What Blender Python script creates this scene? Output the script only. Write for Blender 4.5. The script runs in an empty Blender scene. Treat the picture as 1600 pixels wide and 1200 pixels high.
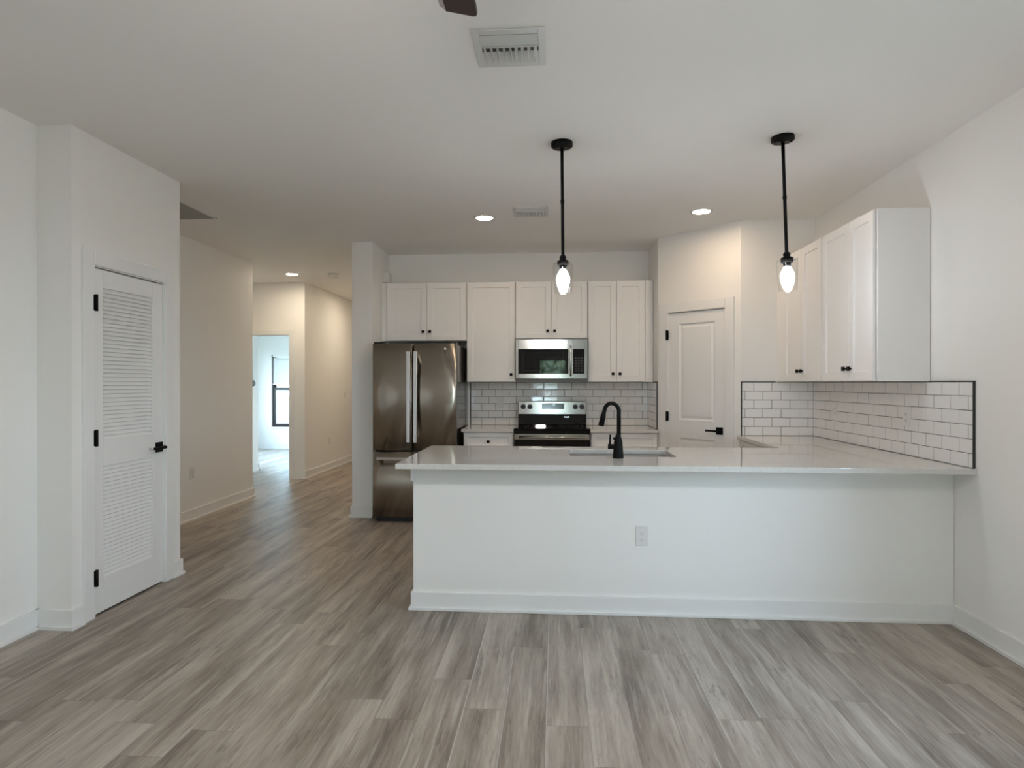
import bpy, math, random
from mathutils import Matrix, Vector
random.seed(7)
S = bpy.context.scene
COL = S.collection
PI = math.pi
# ------------------------------------------------------------------ camera
H = 2.785                       # ceiling height
cam_d = bpy.data.cameras.new('camera'); cam = bpy.data.objects.new('camera', cam_d); COL.objects.link(cam)
cam.location = (0, 0, 1.3596); cam.rotation_euler = (PI/2 - .0017, 0, .0692)
cam_d.sensor_width = 36; cam_d.lens = 944.8/1600*36; cam_d.clip_start = .02; cam_d.clip_end = 300
S.camera = cam
# ------------------------------------------------------------------ exposure, world
S.view_settings.view_transform = 'Standard'; S.view_settings.look = 'None'
S.view_settings.gamma = 1; S.view_settings.use_curve_mapping = False
S.view_settings.exposure = 0.24
S.cycles.use_denoising = True
S.cycles.max_bounces = 10; S.cycles.diffuse_bounces = 6; S.cycles.glossy_bounces = 5
S.cycles.transparent_max_bounces = 12; S.cycles.sample_clamp_indirect = 4.0
S.cycles.caustics_reflective = False; S.cycles.caustics_refractive = False
DAY = 45.0; PEND = 72.0; CAN = 106.0; FANL = 162.0; HALLCAN = 215.0
W = bpy.data.worlds.new('world'); S.world = W; W.use_nodes = True
wn = W.node_tree.nodes; wl = W.node_tree.links
bg = wn['Background']; bg.inputs['Strength'].default_value = DAY
tc = wn.new('ShaderNodeTexCoord'); sx = wn.new('ShaderNodeSeparateXYZ'); rp = wn.new('ShaderNodeValToRGB')
wl.new(tc.outputs['Generated'], sx.inputs[0]); wl.new(sx.outputs['Z'], rp.inputs['Fac']); wl.new(rp.outputs['Color'], bg.inputs['Color'])
rp.color_ramp.elements[0].position = 0.0; rp.color_ramp.elements[0].color = (.70, .87, 1.0, 1)
rp.color_ramp.elements[1].position = .7; rp.color_ramp.elements[1].color = (.48, .72, 1.0, 1)
def portal(name, loc, rot, sx_, sy_):
    l = bpy.data.lights.new(name, 'AREA'); l.shape = 'RECTANGLE'; l.size = sx_; l.size_y = sy_
    l.cycles.is_portal = True
    o = bpy.data.objects.new(name, l); o.location = loc; o.rotation_euler = rot; COL.objects.link(o)
portal('patio_portal', (-.03, -2.64, 1.03), (PI/2, 0, 0), .90, 2.04)        # faces +Y
portal('living_portal', (2.36, 1.84, 1.50), (PI/2, 0, PI/2), .44, 1.20)
portal('bedroom_side_portal', (-6.55, 10.60, 1.325), (PI/2, 0, -PI/2), 1.40, 1.45)
portal('bedroom_portal', (-4.94, 12.25, 1.2), (-PI/2, 0, 0), 1.80, 1.50)     # faces -Y

# ------------------------------------------------------------------ materials
def mat(name, col, rough=.5, metal=0.0, spec=.5, **kw):
    m = bpy.data.materials.new(name); m.use_nodes = True
    b = m.node_tree.nodes['Principled BSDF']
    b.inputs['Base Color'].default_value = (*col, 1); b.inputs['Roughness'].default_value = rough
    b.inputs['Metallic'].default_value = metal; b.inputs['Specular IOR Level'].default_value = spec
    for k, v in kw.items():
        b.inputs[k.replace('_', ' ')].default_value = v
    return m
def nd(m, t, **kw):
    n = m.node_tree.nodes.new(t)
    for k, v in kw.items(): setattr(n, k, v)
    return n
def lk(m, a, b): m.node_tree.links.new(a, b)
def mth(m, op, a, b=None, c=None):
    n = nd(m, 'ShaderNodeMath', operation=op)
    for i, v in enumerate((a, b, c)):
        if v is None: continue
        if isinstance(v, (int, float)): n.inputs[i].default_value = v
        else: lk(m, v, n.inputs[i])
    return n.outputs[0]
def bump(m, h, strength=.1, dist=.01):
    b = nd(m, 'ShaderNodeBump'); b.inputs['Strength'].default_value = strength; b.inputs['Distance'].default_value = dist
    lk(m, h, b.inputs['Height']); lk(m, b.outputs[0], m.node_tree.nodes['Principled BSDF'].inputs['Normal'])
def noise(m, scale, detail=3, vec=None, rough=.5):
    n = nd(m, 'ShaderNodeTexNoise'); n.inputs['Scale'].default_value = scale; n.inputs['Detail'].default_value = detail
    n.inputs['Roughness'].default_value = rough
    if vec is not None: lk(m, vec, n.inputs['Vector'])
    return n.outputs['Fac']
def ramp(m, fac, stops):
    r = nd(m, 'ShaderNodeValToRGB'); e = r.color_ramp.elements
    while len(e) < len(stops): e.new(.5)
    for i, (p, c) in enumerate(stops):
        e[i].position = p; e[i].color = (*c, 1) if len(c) == 3 else c
    lk(m, fac, r.inputs['Fac']); return r.outputs['Color']
def obco(m): return nd(m, 'ShaderNodeTexCoord').outputs['Object']

def paint(name, col, rough):
    m = mat(name, col, rough, spec=.35)
    bump(m, noise(m, 220, 2, obco(m)), .04, .004)
    return m
M = {}
M['wall'] = paint('wall_paint', (.86, .845, .815), .6)
M['ceil'] = paint('ceiling_paint', (.90, .885, .86), .8)
M['trim'] = mat('trim_paint', (.84, .835, .82), .35)
M['cab'] = mat('cabinet_paint', (.88, .865, .845), .38)
M['black'] = mat('matte_black_metal', (.003, .003, .003), .45, spec=.14)
M['bronze'] = mat('dark_bronze', (.018, .014, .012), .4, .5)
M['void'] = mat('dark_void', (.01, .01, .01), .9)
M['plastic'] = mat('white_plastic', (.74, .73, .71), .35)
M['slot'] = mat('slot_dark', (.05, .05, .05), .6)
M['vent'] = mat('vent_enamel', (.66, .665, .65), .4)
M['duct'] = mat('duct_interior', (.06, .06, .06), .7)
M['bglass'] = mat('black_glass', (.003, .003, .0035), .025, 0, .40)
M['bplastic'] = mat('black_plastic', (.015, .015, .016), .35)
M['grout'] = mat('dark_grout', (.13, .125, .125), .85)
M['edge'] = mat('black_tile_edging', (.035, .035, .035), .4, .4)
M['chrome'] = mat('bright_steel', (.72, .72, .73), .18, 1)
M['blade'] = mat('dark_walnut_blade', (.030, .018, .016), .45)
M['bladeedge'] = mat('pale_blade_edge', (.36, .33, .35), .4)
M['display'] = mat('display_glass', (.004, .004, .005), .1)
def emit(name, col, strength):
    m = bpy.data.materials.new(name); m.use_nodes = True; nt = m.node_tree; nt.nodes.remove(nt.nodes['Principled BSDF'])
    e = nd(m, 'ShaderNodeEmission'); e.inputs['Color'].default_value = (*col, 1); e.inputs['Strength'].default_value = strength
    lk(m, e.outputs[0], nt.nodes['Material Output'].inputs['Surface']); return m
M['bulb'] = emit('bulb_glow', (.95, .96, 1.0), PEND)
M['can'] = emit('downlight_glow', (1.0, .76, .54), CAN)
M['hallcan'] = emit('hall_downlight_glow', (1.0, .83, .62), HALLCAN)
M['globe'] = emit('fan_globe_glow', (1.0, .93, .88), FANL)
M['digits'] = emit('clock_digits', (.75, .85, .95), 1.2)
def glass(name, tint, edge=.08, rough=.02):
    m = bpy.data.materials.new(name); m.use_nodes = True; nt = m.node_tree; nt.nodes.remove(nt.nodes['Principled BSDF'])
    t = nd(m, 'ShaderNodeBsdfTransparent'); t.inputs[0].default_value = (*tint, 1)
    g = nd(m, 'ShaderNodeBsdfGlossy'); g.inputs['Roughness'].default_value = rough
    lw = nd(m, 'ShaderNodeLayerWeight'); lw.inputs[0].default_value = .5
    f = mth(m, 'MULTIPLY_ADD', mth(m, 'POWER', lw.outputs['Facing'], 3.0), .60, .045)
    mx = nd(m, 'ShaderNodeMixShader'); lk(m, f, mx.inputs[0]); lk(m, t.outputs[0], mx.inputs[1]); lk(m, g.outputs[0], mx.inputs[2])
    lk(m, mx.outputs[0], nt.nodes['Material Output'].inputs['Surface']); return m
M['glass'] = glass('clear_glass', (.95, .96, .96)); M['pane'] = glass('window_glass', (.95, .96, .96)); M['dimmed'] = glass('dimmed_window_glass', (.34, .38, .39))  # last one: grey tint added to dim daylight in the bedroom window

def steel(name, col, rough, axis='Z', aniso=.6, rot=0.0):
    m = mat(name, col, rough, 1.0)
    b = m.node_tree.nodes['Principled BSDF']
    b.inputs['Anisotropic'].default_value = aniso; b.inputs['Anisotropic Rotation'].default_value = rot
    mp = nd(m, 'ShaderNodeMapping'); lk(m, obco(m), mp.inputs[0]); mp.inputs['Scale'].default_value = (260, 2, 2)
    n = noise(m, 1.0, 2, mp.outputs[0])
    r = nd(m, 'ShaderNodeMapRange'); lk(m, n, r.inputs[0]); r.inputs[3].default_value = rough*.85; r.inputs[4].default_value = rough*1.2
    lk(m, r.outputs[0], b.inputs['Roughness'])
    t = nd(m, 'ShaderNodeTangent', direction_type='RADIAL', axis=axis); lk(m, t.outputs[0], b.inputs['Tangent'])
    return m
M['steel'] = steel('brushed_steel', (.50, .49, .47), .17, aniso=.7, rot=.25)
M['fridge'] = steel('dark_stainless', (.44, .405, .355), .22, aniso=.95, rot=.25)
M['fridgeside'] = mat('fridge_side_enamel', (.10, .088, .078), .14, .6)
M['sink'] = mat('sink_steel', (.55, .55, .55), .3, 1)

def floor_mat():
    m = mat('vinyl_plank', (.4, .37, .34), .5, spec=.5); b = m.node_tree.nodes['Principled BSDF']
    s = nd(m, 'ShaderNodeSeparateXYZ'); lk(m, obco(m), s.inputs[0]); X, Y = s.outputs[0], s.outputs[1]
    w, L = .173, 1.22
    xr = mth(m, 'DIVIDE', mth(m, 'ADD', X, 50.03), w); row = mth(m, 'FLOOR', xr)
    wn1 = nd(m, 'ShaderNodeTexWhiteNoise', noise_dimensions='1D'); lk(m, row, wn1.inputs['W'])
    yr = mth(m, 'ADD', mth(m, 'DIVIDE', mth(m, 'ADD', Y, 50), L), wn1.outputs[0]); idx = mth(m, 'FLOOR', yr)
    cb = nd(m, 'ShaderNodeCombineXYZ'); lk(m, row, cb.inputs[0]); lk(m, idx, cb.inputs[1])
    wn2 = nd(m, 'ShaderNodeTexWhiteNoise', noise_dimensions='2D'); lk(m, cb.outputs[0], wn2.inputs['Vector'])
    rnd = wn2.outputs['Value']
    def stretched(sxx, syy, off):
        c = nd(m, 'ShaderNodeCombineXYZ'); lk(m, mth(m, 'MULTIPLY', X, sxx), c.inputs[0]); lk(m, mth(m, 'MULTIPLY', Y, syy), c.inputs[1])
        lk(m, mth(m, 'MULTIPLY', rnd, off), c.inputs[2]); return c.outputs[0]
    g1 = noise(m, 1, 4, stretched(9, .95, 60), .6)        # broad figure
    g2 = noise(m, 1, 6, stretched(85, 5.0, 90), .75)       # fine grain
    g3 = noise(m, 1, 6, stretched(30, 4.2, 140), .8)       # weathered dark patches
    g5 = noise(m, 1, 2, stretched(7, 1.6, 260), .5)        # where the patches gather
    g4 = noise(m, 1, 4, stretched(40, 1.3, 200), .6)       # pale streaks
    v = mth(m, 'ADD', mth(m, 'MULTIPLY', g1, .66), mth(m, 'MULTIPLY', g2, .34))
    v = mth(m, 'ADD', v, mth(m, 'MULTIPLY', mth(m, 'SUBTRACT', rnd, .5), .07))
    base = ramp(m, v, [(.36, (.150, .119, .094)), (.45, (.252, .208, .168)), (.54, (.350, .298, .248)), (.64, (.468, .412, .352))])
    g35 = mth(m, 'ADD', g3, mth(m, 'MULTIPLY', mth(m, 'SUBTRACT', g5, .5), .45))
    dk = nd(m, 'ShaderNodeMapRange'); lk(m, g35, dk.inputs[0]); dk.inputs[1].default_value = .57; dk.inputs[2].default_value = .70; dk.inputs[3].default_value = 0; dk.inputs[4].default_value = .70
    mx = nd(m, 'ShaderNodeMixRGB'); lk(m, dk.outputs[0], mx.inputs[0]); lk(m, base, mx.inputs[1]); mx.inputs[2].default_value = (.115, .090, .072, 1)
    pl = nd(m, 'ShaderNodeMapRange'); lk(m, g4, pl.inputs[0]); pl.inputs[1].default_value = .58; pl.inputs[2].default_value = .68; pl.inputs[3].default_value = 0; pl.inputs[4].default_value = .55
    mp_ = nd(m, 'ShaderNodeMixRGB'); lk(m, pl.outputs[0], mp_.inputs[0]); lk(m, mx.outputs[0], mp_.inputs[1]); mp_.inputs[2].default_value = (.505, .455, .400, 1); mx = mp_
    side = mth(m, 'MULTIPLY', mth(m, 'LESS_THAN', mth(m, 'FRACT', xr), .035), mth(m, 'GREATER_THAN', wn2.outputs['Color'], .62))
    me_ = nd(m, 'ShaderNodeMixRGB'); lk(m, mth(m, 'MULTIPLY', side, .55), me_.inputs[0]); lk(m, mx.outputs[0], me_.inputs[1]); me_.inputs[2].default_value = (.56, .52, .48, 1); mx = me_
    fx = mth(m, 'FRACT', xr); fy = mth(m, 'FRACT', yr)
    ex = mth(m, 'LESS_THAN', mth(m, 'MINIMUM', fx, mth(m, 'SUBTRACT', 1, fx)), .0075)
    ey = mth(m, 'LESS_THAN', mth(m, 'MINIMUM', fy, mth(m, 'SUBTRACT', 1, fy)), .0013)
    gap = mth(m, 'MAXIMUM', ex, ey)
    mg = nd(m, 'ShaderNodeMixRGB'); lk(m, mth(m, 'MULTIPLY', gap, .45), mg.inputs[0]); lk(m, mx.outputs[0], mg.inputs[1]); mg.inputs[2].default_value = (.10, .085, .07, 1)
    lk(m, mg.outputs[0], b.inputs['Base Color'])
    rr = nd(m, 'ShaderNodeMapRange'); lk(m, g2, rr.inputs[0]); rr.inputs[3].default_value = .34; rr.inputs[4].default_value = .50
    lk(m, rr.outputs[0], b.inputs['Roughness'])
    bump(m, mth(m, 'SUBTRACT', g2, mth(m, 'MULTIPLY', gap, 1.5)), .10, .003)
    return m
M['floor'] = floor_mat()
def quartz():
    m = mat('speckled_quartz', (.6, .58, .55), .035, spec=.6, Coat_Weight=.25, Coat_Roughness=.03); b = m.node_tree.nodes['Principled BSDF']
    co = obco(m)
    a = ramp(m, noise(m, 420, 2, co), [(.36, (.46, .445, .425)), (.47, (.68, .66, .63)), (.60, (.74, .72, .69)), (.70, (.84, .83, .80))])
    lk(m, a, b.inputs['Base Color']); return m
M['quartz'] = quartz()
def tile_mat():
    m = mat('white_glazed_tile', (.84, .82, .80), .07, spec=.65)
    bump(m, noise(m, 14, 2, obco(m)), .05, .01); return m
M['tile'] = tile_mat()
def leafmat(name, c1, c2):
    m = mat(name, c1, .7); lk(m, ramp(m, noise(m, 3, 4, obco(m)), [(.3, c1), (.7, c2)]), m.node_tree.nodes['Principled BSDF'].inputs['Base Color']); return m
M['leaf'] = leafmat('tree_leaves', (.07, .10, .045), (.50, .55, .32))
M['lawn'] = leafmat('lawn_grass', (.20, .21, .17), (.30, .31, .26))
M['bark'] = mat('tree_bark', (.12, .09, .07), .9)
M['patio'] = mat('patio_concrete', (.45, .42, .39), .9)

# ------------------------------------------------------------------ mesh helper
class MB:
    def __init__(s): s.v = []; s.f = []; s.mi = []; s.sm = []
    def add(s, vs, fs, mi=0, smooth=False):
        o = len(s.v); s.v += [tuple(v) for v in vs]
        for f in fs: s.f.append([o+i for i in f]); s.mi.append(mi); s.sm.append(smooth)
        return s
    def box(s, x0, x1, y0, y1, z0, z1, mi=0, M4=None):
        x0, x1 = min(x0, x1), max(x0, x1); y0, y1 = min(y0, y1), max(y0, y1); z0, z1 = min(z0, z1), max(z0, z1)
        vs = [(x, y, z) for z in (z0, z1) for (x, y) in ((x0, y0), (x1, y0), (x1, y1), (x0, y1))]
        if M4 is not None: vs = [tuple(M4 @ Vector(v)) for v in vs]
        return s.add(vs, [(3, 2, 1, 0), (4, 5, 6, 7), (0, 1, 5, 4), (1, 2, 6, 5), (2, 3, 7, 6), (3, 0, 4, 7)], mi)
    def prism(s, pts, z0, z1, mi=0, smooth=False):               # pts CCW in xy
        n = len(pts)
        s.add([(x, y, z0) for x, y in pts] + [(x, y, z1) for x, y in pts],
              [tuple(range(n-1, -1, -1)), tuple(range(n, 2*n))], mi)
        o = len(s.v)-2*n
        for i in range(n):
            j = (i+1) % n; s.f.append([o+i, o+j, o+n+j, o+n+i]); s.mi.append(mi); s.sm.append(smooth)
        return s
    def tube(s, pts, r, n=12, mi=0, cap=True):
        P = [Vector(p) for p in pts]; R = r if isinstance(r, (list, tuple)) else [r]*len(P)
        vs = []; up = None
        for i, p in enumerate(P):
            t = (P[min(i+1, len(P)-1)]-P[max(i-1, 0)]).normalized()
            if up is None: up = t.orthogonal().normalized()
            a = (up - t*up.dot(t)).normalized(); up = a; b = t.cross(a)
            for k in range(n):
                q = 2*PI*k/n; vs.append(tuple(p + (a*math.cos(q)+b*math.sin(q))*R[i]))
        fs = []
        for i in range(len(P)-1):
            for k in range(n):
                k2 = (k+1) % n; fs.append((i*n+k, i*n+k2, (i+1)*n+k2, (i+1)*n+k))
        s.add(vs, fs, mi, True)
        if cap:
            o = len(s.v)-len(vs); m_ = (len(P)-1)*n
            s.f.append([o+k for k in range(n-1, -1, -1)]); s.mi.append(mi); s.sm.append(False)
            s.f.append([o+m_+k for k in range(n)]); s.mi.append(mi); s.sm.append(False)
        return s
    def lathe(s, prof, n=32, c=(0, 0), mi=0, cap=True, smooth=True):            # prof [(r,z)] bottom to top
        vs = [(c[0]+r*math.cos(2*PI*k/n), c[1]+r*math.sin(2*PI*k/n), z) for r, z in prof for k in range(n)]
        fs = [(i*n+k, i*n+(k+1) % n, (i+1)*n+(k+1) % n, (i+1)*n+k) for i in range(len(prof)-1) for k in range(n)]
        s.add(vs, fs, mi, smooth)
        if cap:
            o = len(s.v)-len(vs); m_ = (len(prof)-1)*n
            s.f.append([o+k for k in range(n-1, -1, -1)]); s.mi.append(mi); s.sm.append(False)
            s.f.append([o+m_+k for k in range(n)]); s.mi.append(mi); s.sm.append(False)
        return s
    def frame(s, x0, x1, z0, z1, w, y0, y1, mi=0, wb=None):      # picture frame in xz, width w
        wb = w if wb is None else wb
        s.box(x0, x0+w, y0, y1, z0, z1, mi); s.box(x1-w, x1, y0, y1, z0, z1, mi)
        s.box(x0+w, x1-w, y0, y1, z1-w, z1, mi)
        if wb > 0: s.box(x0+w, x1-w, y0, y1, z0, z0+wb, mi)
        return s
    def shaker(s, x0, x1, z0, z1, y0=0.0, th=.019, w=.057, rec=.010, sl=.002, mi=0):   # front at y0, back y0+th
        a = [(x0, z0), (x1, z0), (x1, z1), (x0, z1)]
        b = [(x0+w, z0+w), (x1-w, z0+w), (x1-w, z1-w), (x0+w, z1-w)]
        w2 = w+sl
        c = [(x0+w2, z0+w2), (x1-w2, z0+w2), (x1-w2, z1-w2), (x0+w2, z1-w2)]
        vs = [(x, y0, z) for x, z in a]+[(x, y0, z) for x, z in b]+[(x, y0+rec, z) for x, z in c]+[(x, y0+th, z) for x, z in a]
        fs = []
        for i in range(4):
            j = (i+1) % 4
            fs += [(i, j, 4+j, 4+i), (4+i, 4+j, 8+j, 8+i), (j, i, 12+i, 12+j)]
        fs += [(8, 9, 10, 11), (15, 14, 13, 12)]
        return s.add(vs, fs, mi)
    def build(s, name, mats, parent=None, bevel=0, seg=2, smooth_all=False, **props):
        me = bpy.data.meshes.new(name); me.from_pydata(s.v, [], s.f)
        mats = mats if isinstance(mats, (list, tuple)) else [mats]
        for m in mats: me.materials.append(M[m] if isinstance(m, str) else m)
        for p, mi, sm in zip(me.polygons, s.mi, s.sm): p.material_index = mi; p.use_smooth = sm or smooth_all
        me.update()
        o = bpy.data.objects.new(name, me); COL.objects.link(o)
        if parent is not None: o.parent = parent
        if bevel:
            b = o.modifiers.new('bevel', 'BEVEL'); b.width = bevel; b.segments = seg; b.limit_method = 'ANGLE'; b.angle_limit = math.radians(40)
        for k, v in props.items(): o[k] = v
        return o
def thing(name, label, cat, loc=(0, 0, 0), rz=0, group=None, kind=None, ry=0):
    o = bpy.data.objects.new(name, None); o.empty_display_size = .1; COL.objects.link(o)
    o.location = loc; o.rotation_euler = (0, ry, rz); o['label'] = label
    if cat: o['category'] = cat
    if group: o['group'] = group
    if kind: o['kind'] = kind
    return o
def struct(name, mb, m, label=None, bevel=0):
    o = mb.build(name, m, bevel=bevel, kind='structure')
    if label: o['label'] = label
    return o
def dup(root, loc=None, rz=None, label=None, group=None, ry=None):
    r = root.copy(); COL.objects.link(r)
    if loc is not None: r.location = loc
    e = r.rotation_euler
    if rz is not None: e[2] = rz
    if ry is not None: e[1] = ry
    if label: r['label'] = label
    if group: r['group'] = group
    for ch in root.children:
        c = ch.copy(); COL.objects.link(c); c.parent = r
        for g in ch.children:
            d = g.copy(); COL.objects.link(d); d.parent = c
    return r

# ------------------------------------------------------------------ room plan (metres)
XL, YC0, XC, YC1 = -2.858, 3.161, -2.655, 4.129
XH, YH1, YD, XJ = -3.584, 6.978, 8.337, -3.5185
XP0, XP1, YP = -2.042, -1.829, 6.004
YB, XQ, YQ, XR1, YR, XR = 6.64, 1.023, 6.045, 1.637, 5.436, 2.26
YREAR = -2.6
struct('floor', MB().box(-6.5, 2.5, YREAR-.12, 13.3, -.12, 0), 'floor', 'grey brown wood plank floor')
struct('ceiling', MB().box(-6.5, 2.5, YREAR-.12, 13.3, H, H+.12), 'ceil', 'flat off-white ceiling')
struct('wall_left', MB().box(XL-.12, XL, YREAR-.12, YC0, 0, H), 'wall', 'plain wall beside the louvered closet')
ydl, ydr, dh = 3.309, 3.960, 2.047
w = MB().box(XH-.12, XC, YC0, YC0+.11, 0, H)
w.box(XC-.115, XC, YC0+.11, ydl, 0, H).box(XC-.115, XC, ydr, YC1, 0, H).box(XC-.115, XC, ydl, ydr, dh, H)
w.box(XH, XC-.115, YC1-.115, YC1, 0, H)
struct('wall_closet', w, 'wall', 'projecting closet wall holding the louvered door')
w = MB().box(XH-.12, XH, YC0+.11, YH1, 0, H).box(-5.3, XH-.12, YH1-.12, YH1, 0, H)
struct('wall_hall_left', w, 'wall', 'long plain hallway wall behind the closet')
struct('wall_passage_end', MB().box(-5.42, -5.3, YH1-.12, YD+.115, 0, H), 'wall')
d3a, d3b = -4.497, -3.736
w = MB().box(-5.3, d3a, YD, YD+.115, 0, H).box(d3b, XJ, YD, YD+.115, 0, H).box(d3a, d3b, YD, YD+.115, 2.045, H)
struct('wall_hall_end', w, 'wall', 'hallway wall with the bedroom doorway')
struct('wall_hall_right', MB().box(XJ-.115, XJ, YD+.115, 13.2, 0, H), 'wall', 'warm lit hallway wall receding past the bedroom')
struct('wall_hall_far', MB().box(XJ, XP0, 13.0, 13.12, 0, H), 'wall')
struct('wall_pillar', MB().box(XP0, XP1, YP, 13.12, 0, H), 'wall', 'wall end beside the refrigerator')
struct('wall_back', MB().box(XP1, XR+.13, YB, YB+.12, 0, H), 'wall', 'kitchen back wall')
struct('wall_pantry_side', MB().box(XQ, XQ+.11, YQ+.05, YB, 0, H).prism([(XQ, YQ), (XQ+.11, YQ+.04), (XQ+.11, YQ+.05), (XQ, YQ+.05)], 0, H), 'wall')
struct('wall_kitchen_right', MB().box(XR1+.05, XR+.005, YR, YR+.11, 0, H).prism([(XR1, YR), (XR1+.05, YR), (XR1+.05, YR+.11), (XR1+.04, YR+.11)], 0, H), 'wall')
w = MB().box(XR, XR+.13, YREAR-.12, 1.62, 0, H).box(XR, XR+.13, 2.06, 3.593, 0, H).box(XR, XR+.13, 1.62, 2.06, 0, .90).box(XR, XR+.13, 1.62, 2.06, 2.10, H).box(XR+.004, XR+.13, 3.593, YB+.12, 0, H)
struct('wall_right', w, 'wall', 'plain white wall beyond the peninsula')
sd0, sd1, sdh = -.48, .42, 2.05
rw0, rw1, rz0, rz1 = 1.62, 2.06, .90, 2.10
w = MB().box(XL-.12, sd0, YREAR-.12, YREAR, 0, H).box(sd1, XR+.13, YREAR-.12, YREAR, 0, H).box(sd0, sd1, YREAR-.12, YREAR, sdh, H)
struct('wall_rear', w, 'wall')
# bedroom shell
bw0, bw1, bz0, bz1, YBED = -5.84, -4.04, .45, 1.95, 12.16
w = MB().box(-6.5, bw0, YBED, YBED+.14, 0, H).box(bw1, XJ-.115, YBED, YBED+.14, 0, H).box(bw0, bw1, YBED, YBED+.14, 0, bz0).box(bw0, bw1, YBED, YBED+.14, bz1, H)
struct('wall_bedroom_back', w, 'wall', 'bedroom wall with the window')
lw0, lw1 = 9.90, 11.30
struct('wall_bedroom_left', MB().box(-6.5, -6.38, 8.99, lw0, 0, H).box(-6.5, -6.38, lw1, YBED, 0, H).box(-6.5, -6.38, lw0, lw1, 0, .60).box(-6.5, -6.38, lw0, lw1, 2.05, H), 'wall')
struct('wall_bedroom_entry', MB().box(-4.71, -4.59, YD+.115, 9.106, 0, H).box(-6.5, -4.71, 8.99, 9.106, 0, H), 'wall', 'short wall just inside the bedroom doorway')

# baseboards: board plus shoe moulding, thickness toward the given side
def baseboard(name, segs, label=None):
    """segs: x0, y0, x1, y1, outward normal nx, ny, and two flags that run an end round an outer corner"""
    mb = MB()
    for sg in segs:
        x0, y0, x1, y1, nx, ny = sg[:6]; e0, e1 = sg[6:] if len(sg) > 6 else (0, 0)
        for t, hh in ((.014, .108), (.026, .018)):
            if nx: mb.box(x0, x0+nx*t, y0-e0*t, y1+e1*t, 0, hh)
            else: mb.box(x0-e0*t, x1+e1*t, y0, y0+ny*t, 0, hh)
    o = mb.build(name, 'trim'); o['kind'] = 'structure'
    if label: o['label'] = label
baseboard('baseboard_left', [(XL, YREAR, XL, YC0, 1, 0)])
cas = .085
baseboard('baseboard_closet', [(XL, YC0, XC, YC0, 0, -1, 0, 1), (XC, YC0, XC, ydl-cas+.006, 1, 0), (XC, ydr+cas-.006, XC, YC1, 1, 0), (XH, YC1, XC, YC1, 0, 1, 0, 1)])
baseboard('baseboard_hall_left', [(XH, YC1, XH, YH1, 1, 0), (-5.3, YH1, XH, YH1, 0, 1, 0, 1)])
baseboard('baseboard_hall_end', [(d3b+.07, YD, XJ, YD, 0, -1, 0, 1), (-5.3, YD, d3a-.07, YD, 0, -1)])
baseboard('baseboard_hall_right', [(XJ, YD, XJ, 13.0, 1, 0)])
baseboard('baseboard_pillar', [(XP0, YP, XP1, YP, 0, -1, 1, 0), (XP0, YP, XP0, 13.0, -1, 0)])
baseboard('baseboard_right', [(XR, YREAR, XR, 3.57, -1, 0)])
baseboard('baseboard_rear', [(XL, YREAR, sd0-.07, YREAR, 0, 1), (sd1+.07, YREAR, XR, YREAR, 0, 1)])
baseboard('baseboard_bedroom', [(-6.38, YBED, XJ-.115, YBED, 0, -1), (-4.59, YD+.131, -4.59, 9.106, 1, 0, 0, 1), (-6.38, 9.106, -4.59, 9.106, 0, 1, 0, 1)])

# ------------------------------------------------------------------ doors (local: x along wall, front -y)
def hinge(parent, x, z, y=-.020):
    mb = MB().tube([(x, y, z-.048), (x, y, z+.048)], .0095, 10).box(x-.003, x+.003, y, 0, z-.045, z+.045).box(x-.016, x+.016, y+.002, y+.005, z-.045, z+.045)
    return mb.build('hinge', 'black', parent, label='black hinge')
def lever(parent, x, z, y, direction):
    mb = MB().box(x-.033, x+.033, y-.009, y, z-.033, z+.033).tube([(x, y, z), (x, y-.05, z)], .011, 12)
    r = mb.build('door_handle', 'black', parent, bevel=.002, label='black lever handle on a square plate')
    l = MB().box(min(x-.008, x+direction*.115), max(x+.008, x+direction*.115), y-.058, y-.044, z-.009, z+.009)
    l.build('lever', 'black', r, bevel=.003)
# closet louvered door: local x -> +Y world, front faces +X : rotz = +90deg
D1 = thing('door_1', 'white louvered closet door', None, (XC, ydl, 0), PI/2, kind='structure')
dw = ydr-ydl
cs = MB()
for (a, b) in ((-cas+.006, .006), (dw-.006, dw+cas-.006)): cs.box(a, b, -.016, 0, 0, dh+cas-.006)
cs.box(.006, dw-.006, -.016, 0, dh-.006, dh+cas-.006)
cs.box(-.001, .012, 0, .115, 0, dh).box(dw-.012, dw+.001, 0, .115, 0, dh).box(0, dw, 0, .115, dh-.012, dh)
cs.build('casing', 'trim', D1, bevel=.003)
sl = MB(); f0 = .004
a0, a1 = .016, dw-.016; l0, l1 = .091, .536
rails = [(.012, .207), (.866, 1.022), (1.922, 2.028)]
sl.box(a0, l0, f0, f0+.035, .012, 2.028).box(l1, a1, f0, f0+.035, .012, 2.028)
for z0, z1 in rails: sl.box(l0, l1, f0, f0+.035, z0, z1)
slab = sl.build('door_slab', 'trim', D1, bevel=.0025)
def louvers(z0, z1, n):
    mb = MB(); p = (z1-z0)/n
    for i in range(n):
        zc = z0+(i+.5)*p
        R4 = Matrix.Translation((0, f0+.018, zc)) @ Matrix.Rotation(math.radians(57), 4, 'X')
        mb.box(l0, l1, -.0165, .0165, -.0030, .0030, M4=R4)
    mb.build('louver_panel', 'trim', D1)
louvers(1.022, 1.922, 36); louvers(.207, .866, 27)
MB().box(l0-.01, l1+.01, .041, .046, .15, 1.97).build('backing_panel', 'trim', D1)
for z in (1.823, 1.041, .231): hinge(D1, .008, z)
lever(D1, .592, .928, f0, -1)
MB().box(0, dw, .02, .115, 0, .004).build('door_sill', 'void', D1)
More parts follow.
